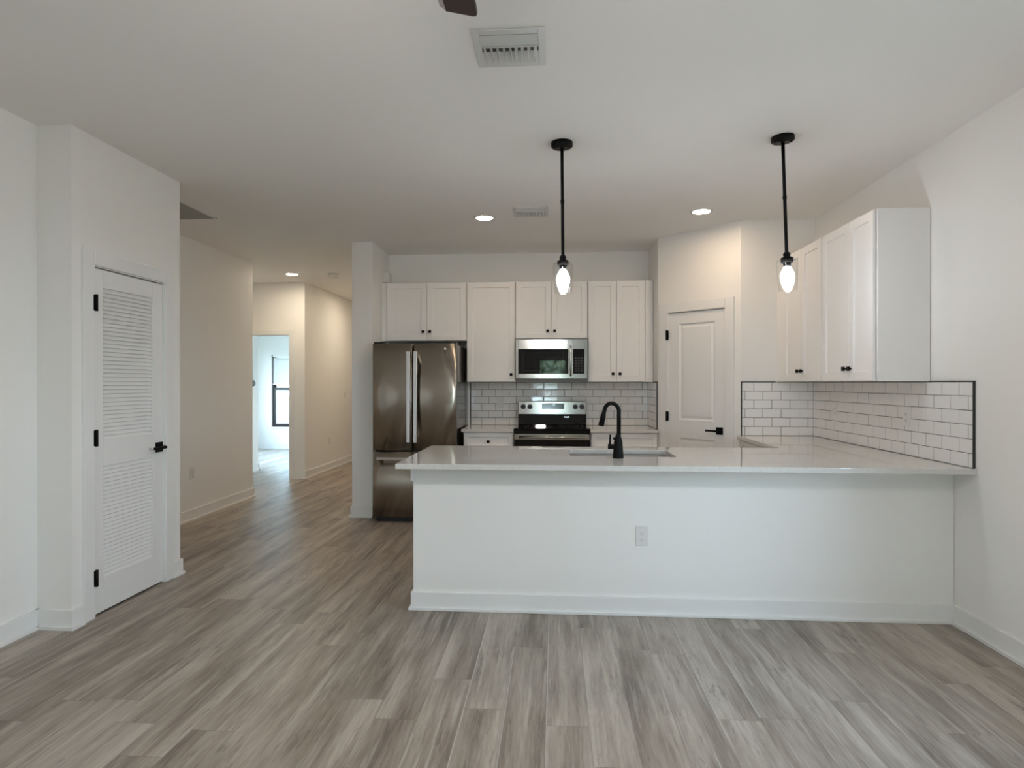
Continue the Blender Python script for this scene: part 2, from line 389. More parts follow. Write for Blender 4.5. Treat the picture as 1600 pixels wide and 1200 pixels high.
# pantry door on the diagonal wall
ang = math.atan2(YR-YQ, XR1-XQ); LD = math.hypot(YR-YQ, XR1-XQ)
wd = thing('wall_pantry', 'angled wall holding the pantry door', None, (XQ, YQ, 0), ang, kind='structure')
o0, o1, oh = .109, .724, 2.043
MB().box(0, o0, 0, .10, 0, H).box(o1, LD, 0, .10, 0, H).box(o0, o1, 0, .10, oh, H).build('wall_surface', 'wall', wd)
D2 = thing('door_2', 'white two panel pantry door', None, (XQ, YQ, 0), ang, kind='structure')
cs = MB(); c2 = .088
cs.box(o0-c2+.006, o0+.006, -.016, 0, 0, oh+c2-.006).box(o1-.006, o1+c2-.006, -.016, 0, 0, oh+c2-.006).box(o0+.006, o1-.006, -.016, 0, oh-.006, oh+c2-.006)
cs.box(o0, o0+.01, 0, .1, 0, oh).box(o1-.01, o1, 0, .1, 0, oh).box(o0, o1, 0, .1, oh-.010, oh)
cs.build('casing', 'trim', D2, bevel=.003)
def panel_slab(mb, x0, x1, z0, z1, panels, y, th):
    # stiles, rails, and raised panels with a moulded sticking
    px0, px1 = panels[0][0], panels[0][1]
    mb.box(x0, px0, y, y+th, z0, z1).box(px1, x1, y, y+th, z0, z1)
    zs = [z0]+[q for p in panels for q in (p[2], p[3])]+[z1]
    for i in range(0, len(zs), 2): mb.box(px0, px1, y, y+th, zs[i], zs[i+1])
    for (a, b, c, d) in panels:
        rings = [(0, 0), (.010, .011), (.022, .011), (.040, .004)]
        vs = []
        for ins, dep in rings: vs += [(a+ins, y+dep, c+ins), (b-ins, y+dep, c+ins), (b-ins, y+dep, d-ins), (a+ins, y+dep, d-ins)]
        fs = []
        for r in range(len(rings)-1):
            for i in range(4): j = (i+1) % 4; fs.append((r*4+i, r*4+j, r*4+4+j, r*4+4+i))
        k = 4*(len(rings)-1); fs.append((k, k+1, k+2, k+3)); mb.add(vs, fs)
mb = MB(); panel_slab(mb, o0+.012, o1-.012, .012, 2.028, [(.238, .612, .22, .835), (.238, .612, 1.008, 1.925)], .006, .035)
mb.build('door_slab', 'trim', D2)
for z in (1.822, 1.039, .24): hinge(D2, o0+.008, z)
lever(D2, .660, .925, .006, -1)
# bedroom doorway
D3 = thing('door_3', 'bright bedroom doorway at the end of the hall', None, (d3a, YD, 0), 0, kind='structure')
W3 = d3b-d3a; cs = MB()
for y0, y1 in ((-.016, 0), (.115, .131)):
    cs.box(-.07, .005, y0, y1, 0, 2.11).box(W3-.005, W3+.07, y0, y1, 0, 2.11).box(.005, W3-.005, y0, y1, 2.04, 2.11)
cs.box(0, .012, 0, .115, 0, 2.045).box(W3-.012, W3, 0, .115, 0, 2.045).box(.012, W3-.012, 0, .115, 2.033, 2.045)
cs.build('casing', 'trim', D3, bevel=.003)
# patio sliding door behind the viewer
D4 = thing('door_4', 'white glazed patio door', None, (sd0, YREAR-.12, 0), 0, kind='structure')
WS = sd1-sd0
MB().frame(0, WS, 0, sdh, .035, 0, .12, wb=.02).frame(-.07, WS+.07, 0, sdh+.07, .075, .12, .136, wb=0).build('casing', 'trim', D4, bevel=.003)
p = MB().frame(.037, WS-.037, .022, sdh-.037, .10, .04, .085, wb=.20).build('door_slab', 'trim', D4, bevel=.003)
MB().box(.137, WS-.137, .060, .065, .222, sdh-.137).build('glass_pane', 'pane', p)
MB().tube([(WS-.085, .085, .95), (WS-.085, .135, .95), (WS-.20, .14, .95)], .010, 12).build('door_handle', 'black', p)
# off-frame window added to send daylight onto the left-hand walls
W2 = thing('added_window_2', 'unseen side window added to light the closet side', None, (XR+.13, rw0, 0), PI/2, kind='structure')
RWW = rw1-rw0
MB().frame(0, RWW, rz0, rz1, .04, .02, .09).box(.04, RWW-.04, .03, .08, 1.48, 1.52).build('window_frame', 'trim', W2)
MB().box(.04, RWW-.04, .053, .057, rz0+.04, rz1-.04).build('glass_pane', 'pane', W2)
MB().box(-.02, RWW+.02, .09, .155, rz0-.03, rz0).build('window_sill', 'trim', W2, bevel=.004)
# bedroom window
W1 = thing('window_1', 'bedroom sash window with a half raised blind', None, (bw0, YBED, 0), 0, kind='structure')
BW = bw1-bw0
mb = MB(); 
for a, b in ((0, BW/2-.03), (BW/2+.03, BW)):  # second unit is out of view, added to let in more daylight
    mb.frame(a, b, bz0, bz1, .035, .05, .12)
mb.box(BW/2-.03, BW/2+.03, .03, .13, bz0, bz1)
mb.build('window_frame', 'bronze', W1)
for a, b in ((.03, BW/2-.06), (BW/2+.06, BW-.03)):
    sf = MB().frame(a, b, bz0+.03, 1.245, .03, .055, .085).box(a, b, .05, .09, 1.205, 1.262)
    s_ = sf.build('sash', 'bronze', W1); MB().box(a+.03, b-.03, .068, .072, bz0+.06, 1.21).build('glass_pane', 'dimmed', s_)
    s2 = MB().frame(a, b, 1.24, bz1-.03, .03, .085, .115).build('sash', 'bronze', W1); MB().box(a+.03, b-.03, .098, .102, 1.27, bz1-.06).build('glass_pane', 'dimmed', s2)
MB().box(-.02, BW+.02, -.03, .05, bz0-.03, bz0).build('window_sill', 'trim', W1, bevel=.004)
W3_ = thing('added_window_3', 'unseen side window added to brighten the bedroom', None, (-6.5, lw0, 0), PI/2, kind='structure')  # hidden opening added only for more bedroom daylight
LW = lw1-lw0
MB().frame(0, LW, .60, 2.05, .04, -.08, -.02).box(LW/2-.02, LW/2+.02, -.08, -.02, .64, 2.01).build('window_frame', 'bronze', W3_)
MB().box(.04, LW-.04, -.052, -.048, .64, 2.01).build('glass_pane', 'pane', W3_)
bl = thing('window_blind', 'white slatted blind half raised over the bedroom window', 'blind', (bw0+.02, YBED-.0, 0), 0)
mb = MB()
for a, b in ((.02, BW/2-.05), (BW/2+.02, BW-.06)):
    z = 1.36
    while z < bz1-.07:
        mb.box(a, b, -.024, .024, -.0012, .0012, M4=Matrix.Translation((0, .005, z)) @ Matrix.Rotation(math.radians(52), 4, 'X')); z += .036
mb.build('slats', 'plastic', bl)
MB().box(.02, BW-.06, -.026, .045, bz1-.055, bz1).build('head_rail', 'plastic', bl)
MB().box(.02, BW/2-.05, -.022, .03, 1.325, 1.345).box(BW/2+.02, BW-.06, -.022, .03, 1.325, 1.345).build('bottom_rail', 'plastic', bl)
tm = thing('wall_thermostat', 'small dark round control on the wall inside the bedroom doorway', 'thermostat', (-4.59, 8.95, 1.355))
MB().tube([(0, 0, 0), (.022, 0, 0)], .04, 24).build('dial', 'bplastic', tm, bevel=.004)
MB().tube([(0, 0, 0), (.008, 0, 0)], .047, 24).build('back_plate', 'bplastic', tm)

# ------------------------------------------------------------------ cabinets
def knob(parent, x, z, y):
    mb = MB().tube([(x, y, z), (x, y-.014, z)], .006, 10).box(x-.014, x+.014, y-.026, y-.013, z-.014, z+.014)
    return mb.build('knob', 'black', parent, bevel=.002, label='small square black knob')
def cabinet(name, label, cat, loc, rz, w, z0, z1, depth, doors, group, drawers=(), fillers=(), toe=0):
    """local: x 0..w, door face at y=0, carcass y .02..depth"""
    t = thing(name, label, cat, loc, rz, group)
    b = MB().box(0, w, .0235, depth, z0+toe, z1)
    if toe: b.box(0, w, .09, depth, z0, z0+toe)
    b.build('carcass', 'cab', t, bevel=.0015)
    for (a, c, d0, d1, kx, kz) in doors:
        dd = MB().shaker(a, c, d0, d1).build('door', 'cab', t, bevel=.0015)
        if kx is not None: knob(dd, kx, kz, 0)
    for (a, c, d0, d1, kx, kz) in drawers:
        dd = MB().shaker(a, c, d0, d1, w=.045).build('drawer_front', 'cab', t, bevel=.0015)
        if kx is not None: knob(dd, kx, kz, 0)
    for (a, c) in fillers: MB().box(a, c, .012, .03, z0, z1).build('filler_strip', 'cab', t, bevel=.001)
    return t
UG = 'white shaker wall cabinets'; Z0, Z1 = 1.370, 2.417; yf = 6.29; dep = YB-yf-.002
def pair(w, z0, z1, l, r, mid, kz):
    e = .004
    return [(l, mid-.002, z0+e, z1-e, mid-.036, kz), (mid+.002, r, z0+e, z1-e, mid+.036, kz)]
cabinet('wall_cabinet', 'short white two-door wall cabinet above the refrigerator', 'cabinet', (-1.826, yf, 0), 0, .910, 1.803, Z1, dep,
        pair(.910, 1.803, Z1, .062, .904, .490, 1.899), UG, fillers=[(.002, .056)])
cabinet('wall_cabinet', 'tall single-door white wall cabinet between refrigerator cabinet and microwave', 'cabinet', (-.914, yf, 0), 0, .513, Z0, Z1, dep,
        [(.008, .505, Z0+.004, Z1-.004, .470, 1.449)], UG)
cabinet('wall_cabinet', 'short white two-door wall cabinet directly above the microwave', 'cabinet', (-.399, yf, 0), 0, .748, 1.818, Z1, dep,
        pair(.748, 1.818, Z1, .006, .740, .370, 1.899), UG)
cabinet('wall_cabinet', 'tall narrow white two-door wall cabinet beside the pantry corner', 'cabinet', (.351, yf, 0), 0, .669, Z0, Z1, dep,
        pair(.669, Z0, Z1, .006, .580, .291, 1.454), UG, fillers=[(.588, .667)])
xf = 1.9325
cabinet('wall_cabinet', 'white two-door wall cabinet next to the tiled corner, farther along the side wall', 'cabinet', (xf, YR-.002, 0), -PI/2, .914, Z0, Z1, XR-xf,
        pair(.914, Z0, Z1, .190, .900, .548, 1.453), UG, fillers=[(.002, .184)])
cabinet('wall_cabinet', 'white two-door wall cabinet with the exposed end panel facing the room', 'cabinet', (xf, 4.519, 0), -PI/2, .714, Z0, Z1, XR-xf,
        pair(.714, Z0, Z1, .008, .700, .399, 1.453), UG)
ZC, TH = .898, .030
BG = 'white base cabinets'
cabinet('base_cabinet', 'white base cabinet with a top drawer between refrigerator and range', 'cabinet', (-.908, 6.018, 0), 0, .508, 0, ZC-TH, YB-6.022,
        [(.008, .500, .115, .69, .470, .63)], BG, [(.008, .500, .700, .862, .254, .775)], toe=.1)
cabinet('base_cabinet', 'white base cabinet right of the range beside the pantry wall', 'cabinet', (.362, 6.018, 0), 0, .656, 0, ZC-TH, YB-6.022,
        [(.008, .326, .115, .69, .29, .63), (.330, .648, .115, .69, .366, .63)], BG, [(.008, .648, .700, .862, None, None)], toe=.1)
cabinet('base_cabinet', 'white base cabinet under the side counter by the tiled corner', 'cabinet', (1.632, YR-.002, 0), -PI/2, 1.0, 0, ZC-TH, XR-1.632,
        [(.03, .50, .115, .69, .46, .63), (.504, .99, .115, .69, .544, .63)], BG, [(.03, .50, .70, .862, .26, .775), (.504, .99, .70, .862, .75, .775)], toe=.1)

# ------------------------------------------------------------------ peninsula
XPN, YPN = -.843, 3.585
pn = thing('peninsula_base', 'long white half-wall base of the kitchen peninsula with baseboard', 'kitchen peninsula', (XPN, YPN, 0))
PL = XR-XPN-.002
MB().box(0, PL, 0, .115, 0, ZC-TH).build('half_wall', 'wall', pn)
MB().box(-.017, 0, -.002, .80, .772, ZC-TH).box(0, .02, -.004, 0, .772, ZC-TH).build('cap_trim', 'trim', pn, bevel=.002)
bb = MB()
for t_, hh in ((.014, .108), (.026, .018)): bb.box(-t_, PL, -t_, 0, 0, hh).box(-t_, 0, 0, .79, 0, hh)
bb.build('baseboard', 'trim', pn, bevel=.003)
cb = MB().box(0, PL-.65, .115, .79, .1, .64).box(0, .9, .115, .79, .64, ZC-TH).box(1.66, PL-.65, .115, .79, .64, ZC-TH).box(.9, 1.66, .76, .79, .64, ZC-TH).box(.02, PL-.65, .115, .72, 0, .1)
cb.build('carcass', 'cab', pn)
for a, b in ((.012, .44), (.444, .89), (.91, 1.28), (1.284, 1.65), (1.67, 2.44)):
    dd = MB().shaker(a, b, .115, .862, y0=-.019).build('door', 'cab', pn)
    dd.rotation_euler = (0, 0, PI); dd.location = (PL-.65, .79, 0)
# L-shaped counter with the sink cut-out
XC0, YK0, YK1 = -.905, 3.398, 4.413
sx0, sx1, sy0, sy1 = .105, .765, 3.822, 4.225
ct = MB()
def slabbox(x0, x1, y0, y1): ct.box(x0, x1, y0, y1, ZC-TH, ZC)
def countertop(polyouter, hole, name, label, group=None):
    import bmesh
    bm = bmesh.new()
    def ring(pts): 
        vs = [bm.verts.new((x, y, ZC)) for x, y in pts]
        return [bm.edges.new((vs[i], vs[(i+1) % len(vs)])) for i in range(len(vs))]
    es = ring(polyouter)
    if hole: es += ring(hole)
    r = bmesh.ops.triangle_fill(bm, use_beauty=True, use_dissolve=True, edges=es)
    fc = [g for g in r['geom'] if isinstance(g, bmesh.types.BMFace)]
    for f in fc:
        if f.normal.z < 0: f.normal_flip()
    ex = bmesh.ops.extrude_face_region(bm, geom=fc)
    vs = [g for g in ex['geom'] if isinstance(g, bmesh.types.BMVert)]
    bmesh.ops.translate(bm, verts=vs, vec=(0, 0, -TH))
    bmesh.ops.recalc_face_normals(bm, faces=bm.faces)
    me = bpy.data.meshes.new(name); bm.to_mesh(me); bm.free(); me.materials.append(M['quartz'])
    o = bpy.data.objects.new(name, me); COL.objects.link(o)
    b = o.modifiers.new('bevel', 'BEVEL'); b.width = .003; b.segments = 2; b.limit_method = 'ANGLE'
    o['label'] = label; o['category'] = 'countertop'
    if group: o['group'] = group
    return o
def rrect(x0, x1, y0, y1, r, n=5):
    p = []
    for cx, cy, a in ((x1-r, y1-r, 0), (x0+r, y1-r, 90), (x0+r, y0+r, 180), (x1-r, y0+r, 270)):
        for k in range(n+1):
            q = math.radians(a+90*k/n); p.append((cx+r*math.cos(q), cy+r*math.sin(q)))
    return p
countertop([(XC0, YK0), (XR, YK0), (XR, YR), (1.605, YR), (1.605, YK1), (XC0, YK1)], rrect(sx0, sx1, sy0, sy1, .03), 'countertop',
           'large L-shaped pale quartz countertop on the peninsula with the sink')
countertop([(-.925, 5.993), (-.400, 5.993), (-.400, YB), (-.925, YB)], None, 'countertop', 'short pale quartz countertop between refrigerator and range')
countertop([(.359, 5.993), (XQ, 5.993), (XQ, YB), (.359, YB)], None, 'countertop', 'short pale quartz countertop right of the range by the pantry wall')
# sink
sk = thing('kitchen_sink', 'stainless undermount sink sunk in the peninsula countertop', 'sink', (0, 0, 0))
def bowl():
    mb = MB(); zt = ZC-TH; rings = [(rrect(sx0-.025, sx1+.025, sy0-.025, sy1+.025, .04), zt), (rrect(sx0+.0, sx1-.0, sy0+.0, sy1-.0, .03), zt), (rrect(sx0+.004, sx1-.004, sy0+.004, sy1-.004, .03), zt-.19), (rrect(sx0+.03, sx1-.03, sy0+.03, sy1-.03, .03), zt-.205)]
    n = len(rings[0][0]); vs = []; fs = []
    for p, z in rings: vs += [(x, y, z-.0005) for x, y in p]
    for r in range(3):
        for k in range(n): j = (k+1) % n; fs.append((r*n+k, r*n+j, (r+1)*n+j, (r+1)*n+k))
    fs.append(tuple(3*n+k for k in range(n)))
    mb.add(vs, fs, 0, True); return mb
bowl().build('basin', 'sink', sk)
MB().lathe([(.045, ZC-TH-.205), (.045, ZC-TH-.201), (.03, ZC-TH-.2)], 24, ((sx0+sx1)/2, (sy0+sy1)/2)).build('drain', 'chrome', sk)
# faucet
fx, fy = .394, 3.752
fc = thing('faucet', 'matte black gooseneck faucet standing beside the sink', 'faucet', (fx, fy, ZC))
MB().lathe([(.033, 0), (.0335, .004), (.030, .05), (.026, .10), (.0165, .135), (.0135, .15)], 28).build('body', 'black', fc)
pts = [(.004, 0, .13), (.004, 0, .27)]
cxr, czr, rr_ = -.0385, .285, .0435
for k in range(0, 13):
    a = math.radians(-8+k*(170+8-8)/12); pts.append((cxr+rr_*math.cos(a), .002*k, czr+rr_*1.18*math.sin(a)))
MB().tube(pts, .0125, 16).build('spout', 'black', fc)
e = Vector(pts[-1]); d_ = Vector((-.022, .012, -.105))
MB().tube([e, e+d_*.3, e+d_*.35, e+d_], [.0125, .014, .016, .0185], 16).build('spray_head', 'black', fc)
MB().tube([(-.022, 0, .07), (-.062, 0, .07)], .016, 16).build('valve', 'black', fc, bevel=.002)
MB().tube([(-.050, 0, .08), (-.048, 0, .145)], [.0065, .0055], 12).build('handle', 'black', fc)
MB().box(-.030, -.010, -.006, .006, .112, .128).build('spray_button', 'black', fc, bevel=.002)

# ------------------------------------------------------------------ tile backsplashes
def tiles(mb, length, z0, z1, rows, tw, phase, to, nrm_off, skip=()):
    """running-bond tiles on a wall; to(u, d, z) maps along-wall u and depth d (out of wall) to world"""
    g = .0030; rh = (z1-z0)/rows
    for r in range(rows):
        za, zb = z0+r*rh+g/2, z0+(r+1)*rh-g/2
        u = -tw+((phase+(tw/2 if r % 2 else 0)) % tw)
        while u < length:
            a, b = max(u+g/2, .001), min(u+tw-g/2, length-.001)
            u += tw
            if b-a < .008: continue
            tx, tz = random.gauss(0, .0055), random.gauss(0, .0055)
            bz = .0035; t0, t1 = .004, .0085
            cu, cz = (a+b)/2, (za+zb)/2
            def P(uu, zz, d): return to(uu, d+tx*(uu-cu)+tz*(zz-cz) if d > t0 else d, zz)
            vs = [P(a, za, t0), P(b, za, t0), P(b, zb, t0), P(a, zb, t0),
                  P(a, za, t1-.0025), P(b, za, t1-.0025), P(b, zb, t1-.0025), P(a, zb, t1-.0025),
                  P(a+bz, za+bz, t1), P(b-bz, za+bz, t1), P(b-bz, zb-bz, t1), P(a+bz, zb-bz, t1)]
            fs = [(8, 9, 10, 11)]
            for i in range(4):
                j = (i+1) % 4; fs += [(i, j, 4+j, 4+i), (4+i, 4+j, 8+j, 8+i)]
            mb.add(vs, fs)
TZ0, TZ1 = ZC+.001, 1.366
def backsplash(label, length, tw, phase, to):
    t = thing('tile_backsplash', label, 'backsplash', (0, 0, 0), 0, 'white subway tile panels')
    mb = MB(); tiles(mb, length, TZ0, TZ1, 6, tw, phase, to, 0); mb.build('tiles', 'tile', t)
    g = MB(); vs = [to(u, d, z) for z in (TZ0, TZ1) for (u, d) in ((0, .0005), (length, .0005), (length, .006), (0, .006))]
    g.add(vs, [(3, 2, 1, 0), (4, 5, 6, 7), (0, 1, 5, 4), (1, 2, 6, 5), (2, 3, 7, 6), (3, 0, 4, 7)]); g.build('grout', 'grout', t)
    return t
B0 = -.914
ts = backsplash('white subway tile panel behind the range, under the wall cabinets', XQ-B0-.009, .152, (.042-B0+.076) % .152, lambda u, d, z: (B0+u, YB-d, z))
MB().box(B0-.008, B0, YB-.011, YB-.0005, TZ0, TZ1).build('edge_trim', 'edge', ts)
MB().box(B0-.060, B0-.008, YB-.02, YB-.0005, TZ0, TZ1).build('end_panel', 'cab', ts)
t3 = backsplash('narrow white subway tile return beside the pantry wall corner', YB-YQ-.02, .152, .04, lambda u, d, z: (XQ-d, YB-u, z))
MB().box(XQ-.011, XQ-.0005, YQ+.012, YQ+.02, TZ0, TZ1+.006).box(XQ-.011, XQ-.0005, YQ+.02, YB-.352, TZ1, TZ1+.006).build('edge_trim', 'edge', t3)
RX = XR1+.008; TY = 3.412; XS = XR-.0005
t2 = backsplash('short white subway tile panel on the wall right of the pantry door', XR-RX-.009, .1535, (1.824-RX) % .1535, lambda u, d, z: (RX+u, YR-d, z))
MB().box(RX-.008, RX, YR-.011, YR-.0005, TZ0, TZ1+.006).box(RX, 1.93, YR-.011, YR-.0005, TZ1, TZ1+.006).build('edge_trim', 'edge', t2)
t4 = backsplash('long white subway tile panel on the side wall, ending at a dark edge strip', YR-TY-.008, .1505, (YR-3.76) % .1505, lambda u, d, z: (XS-d, YR-u, z))
MB().box(XR-.011, XR-.0005, TY, TY+.008, TZ0, TZ1+.006).box(XR-.011, XR-.0005, TY+.008, 3.80, TZ1, TZ1+.006).build('edge_trim', 'edge', t4)

# ------------------------------------------------------------------ outlets and switches (local: face -y)
def duplex(label, loc, rz, kind='outlet', group='white wall outlets', sc=1.0):
    o = thing('wall_outlet' if kind == 'outlet' else 'light_switch', label, kind.replace('_', ' '), loc, rz, group)
    MB().box(-.035, .035, -.0055, 0, -.057, .057).build('cover_plate', 'plastic', o, bevel=.002)
    if kind == 'outlet':
        for z in (-.0195, .0195):
            r = MB().prism([(x, y) for x, y in rrect(-.017, .017, -.014, .014, .007)], 0, .0025)
            ob = r.build('receptacle', 'plastic', o); ob.rotation_euler = (PI/2, 0, 0); ob.location = (0, -.0055, z)
            MB().box(-.0075, -.0055, -.002, .007, .0020, .0030).box(.0055, .0075, -.001, .006, .0020, .0030).lathe([(.0026, .002), (.0026, .003)], 10, (0, -.0075)).build('slots', 'slot', ob)
    else:
        MB().box(-.0165, .0165, -.0085, -.005, -.033, .033).build('rocker', 'plastic', o, bevel=.0015)
    return o
duplex('white outlet low on the front of the peninsula', (.513, YPN, .464), 0)
duplex('white outlet on the hallway wall behind the closet', (XH, 5.762, .460), PI/2)
duplex('white outlet low on the warm lit wall past the bedroom doorway', (XJ, 9.27, .45), PI/2)
duplex('white light switch on the warm lit wall beside the pillar', (XJ, 10.0, 1.16), PI/2, 'light_switch', None)
TF = .0085
duplex('white outlet in the backsplash left of the range', (-.588, YB-TF, 1.147), 0)
duplex('white outlet in the side backsplash near its tiled corner', (XR-TF, 5.02, 1.135), -PI/2)
duplex('white outlet in the side backsplash under the exposed cabinet end', (XR-TF, 4.03, 1.14), -PI/2)
ch = thing('door_chime', 'small cream door chime box on the wall above the refrigerator cabinet', 'door chime', (XP1, 6.41, 2.43))
MB().box(0, .076, -.05, .05, 0, .115).build('cover', 'plastic', ch, bevel=.006)
MB().box(.002, .066, -.042, .042, -.010, .0).build('base', 'slot', ch)

# ------------------------------------------------------------------ refrigerator
F = thing('refrigerator', 'dark stainless french-door refrigerator with bottom freezer drawer', 'refrigerator', (-1.770, 5.80, 0))
FW = .828
MB().box(.004, FW-.004, .085, .80, .045, 1.735).build('cabinet_body', 'fridgeside', F, bevel=.004)
MB().box(.02, FW-.02, .06, .78, 0, .05).build('base_grille', 'bplastic', F)
MB().box(.02, FW-.02, .05, .09, .06, 1.72).build('gasket', 'void', F)
for x in (.05, FW-.05): MB().box(x-.045, x+.045, .03, .16, 1.735, 1.762).build('hinge_cover', 'bplastic', F, bevel=.004)
def curved(x0, x1, z0, z1, crown=.013, th=.075, r=.014, n=14):
    """door with a bowed front; local front y about 0"""
    p = []
    for k in range(n+1):
        u = k/n; x = x0+r+(x1-x0-2*r)*u; p.append((x, -crown*(1-(2*u-1)**2)))
    left = [(x0, r+.01), (x0+.003, r*.45), (x0+r*.4, .002)]; right = [(x1-r*.4, .002), (x1-.003, r*.45), (x1, r+.01)]
    pts = left+p+right+[(x1, th), (x0, th)]
    return MB().prism(pts, z0, z1, smooth=True)
def shade_auto(o, deg=35):
    for p in o.data.polygons: p.use_smooth = len(p.vertices) == 4
mid = .401
def vhandle(parent, x):
    mb = MB(); z0, z1 = .785, 1.665; y = -.058
    mb.prism([(x-.020, y+.012), (x-.020, y+.006), (x-.012, y), (x+.012, y), (x+.020, y+.006), (x+.020, y+.012)], z0, z1)
    mb.box(x-.018, x+.018, y+.010, -.002, z0+.004, z0+.06).box(x-.018, x+.018, y+.010, -.002, z1-.06, z1-.004)
    return mb.build('door_handle', 'chrome', parent, bevel=.002, label='bright vertical bar handle')
dl = curved(.0, mid-.004, .705, 1.742).build('door', 'fridge', F); vhandle(dl, mid-.034)
dr = curved(mid+.004, FW, .705, 1.742).build('door', 'fridge', F); vhandle(dr, mid+.034)
b_ = MB().tube([(.722, -.012, 1.69), (.722, -.0185, 1.69)], .012, 24).build('badge', 'chrome', dr, label='small round maker emblem')
fd = curved(.0, FW, .055, .690).build('freezer_drawer', 'fridge', F)
mb = MB(); mb.prism([(.05, -.045), (.055, -.058), (FW-.055, -.058), (FW-.05, -.045)], .612, .642); mb.box(.06, .10, -.048, 0, .617, .637).box(FW-.10, FW-.06, -.048, 0, .617, .637)
mb.build('drawer_handle', 'fridge', fd, bevel=.003)

# ------------------------------------------------------------------ range
RW = .746
G = thing('kitchen_range', 'stainless electric range with black glass cooktop and oven door', 'range', (-.393, 5.985, 0))
MB().box(.003, RW-.003, .03, .63, .06, .895).build('body', 'bplastic', G)
MB().box(.02, RW-.02, .05, .60, 0, .06).build('toe_base', 'bplastic', G)
MB().box(-.003, RW+.003, -.018, .60, .895, .910).box(.0, RW, .0, .03, .862, .895).build('cooktop', 'bglass', G, bevel=.004)
for bx, by, br in ((.2, .16, .105), (.55, .16, .085), (.2, .42, .085), (.55, .42, .105)):
    MB().lathe([(br, .9102), (br, .9106), (br-.003, .9106), (br-.003, .9102)], 40, (bx, by), cap=False).build('burner_mark', 'slot', G)
od = MB().box(.003, RW-.003, -.012, .032, .20, .856).build('oven_door', 'bglass', G, bevel=.004)
MB().box(.003, RW-.003, -.017, -.012, .800, .856).build('top_band', 'steel', od, bevel=.002)
hd = MB().tube([(.05, -.055, .826), (RW-.05, -.055, .826)], .012, 16).box(.07, .10, -.055, -.015, .818, .834).box(RW-.10, RW-.07, -.055, -.015, .818, .834).build('door_handle', 'steel', od)
MB().box(.13, RW-.13, -.0135, -.012, .36, .70).build('oven_window', 'display', od)
MB().box(.003, RW-.003, -.012, .032, .065, .19).build('storage_drawer', 'steel', G, bevel=.004)
bk = MB()
bk.add([(.006, .565, .910), (RW-.006, .565, .910), (RW-.006, .575, 1.02), (.006, .575, 1.02), (.006, .63, .910), (RW-.006, .63, .910), (RW-.006, .63, 1.02), (.006, .63, 1.02)],
       [(0, 1, 2, 3), (1, 5, 6, 2), (5, 4, 7, 6), (4, 0, 3, 7), (3, 2, 6, 7), (4, 5, 1, 0)])
bk.build('splash_panel', 'bglass', G, bevel=.003)
def slantbox(x0, x1, y0b, y0t, y1, z0, z1): 
    return MB().add([(x0, y0b, z0), (x1, y0b, z0), (x1, y0t, z1), (x0, y0t, z1), (x0, y1, z0), (x1, y1, z0), (x1, y1, z1), (x0, y1, z1)],
                    [(0, 1, 2, 3), (1, 5, 6, 2), (5, 4, 7, 6), (4, 0, 3, 7), (3, 2, 6, 7), (4, 5, 1, 0)])
cp = slantbox(.004, RW-.004, .566, .569, .632, 1.018, 1.162).build('control_panel', 'steel', G, bevel=.006)
slantbox(.262, .502, .5645, .5655, .60, 1.078, 1.138).build('display', 'display', cp, bevel=.002)
def seg(mb, ch_, x, z, y, w=.007, h=.012, t=.0014):
    on = {'0': 'abcdef', '1': 'bc', '2': 'abged', '3': 'abgcd'}[ch_]
    R_ = {'a': (0, w, h-t, h), 'd': (0, w, 0, t), 'g': (0, w, h/2-t/2, h/2+t/2), 'f': (0, t, h/2, h), 'e': (0, t, 0, h/2), 'b': (w-t, w, h/2, h), 'c': (w-t, w, 0, h/2)}
    for s_ in on: a, b, c, d = R_[s_]; mb.box(x+a, x+b, y, y+.002, z+c, z+d)
dg = MB()
for i, c_ in enumerate('1200'): seg(dg, c_, .368+i*.0095+(.003 if i > 1 else 0), 1.117, .5640)
dg.build('clock_digits', 'digits', cp)
for x in (.062, .134, .622, .694):
    k_ = MB().tube([(x, .569, 1.103), (x, .557, 1.103)], .027, 24).tube([(x, .557, 1.103), (x, .535, 1.103)], [.022, .019], 20).box(x-.004, x+.004, .531, .557, 1.085, 1.121)
    k_.build('knob', 'bplastic', cp)
MB().box(.50, .56, .570, .5735, .985, 1.0).build('maker_plate', 'chrome', G)

# ------------------------------------------------------------------ microwave
MW = thing('microwave', 'stainless over-range microwave with dark glass door above the range', 'microwave', (-.396, 6.24, 1.403))
ww, hh = .742, .408
MB().box(.002, ww-.002, .03, .395, 0, hh).build('body', 'bplastic', MW)
xd = .590
mdr = MB().frame(.004, xd, .004, hh-.004, .0, 0, .03, wb=0)
def holed(x0, x1, z0, z1, a, b, c, d, y0, y1):
    return MB().box(x0, a, y0, y1, z0, z1).box(b, x1, y0, y1, z0, z1).box(a, b, y0, y1, z0, c).box(a, b, y0, y1, d, z1)
md = holed(.002, xd, .003, hh-.002, .028, xd-.045, .052, .305, 0, .03).build('door', 'steel', MW, bevel=.002)
MB().box(.026, xd-.043, .004, .02, .05, .307).build('window', 'bglass', md)
MB().frame(.075, xd-.095, .085, .27, .002, .0032, .004).build('window_border', 'slot', md)
mh = MB().tube([(xd-.022, -.004, .03), (xd-.022, -.034, .06), (xd-.022, -.040, .2), (xd-.022, -.034, .30), (xd-.022, -.004, .33)], .011, 14)
mh.build('door_handle', 'chrome', md)
mc = holed(xd+.002, ww-.002, .003, hh-.002, xd+.004, ww-.034, .052, .305, 0, .03).build('control_panel', 'steel', MW, bevel=.002)
MB().box(xd+.002, ww-.032, .002, .02, .050, .307).build('keypad', 'bglass', mc)
kp = MB()
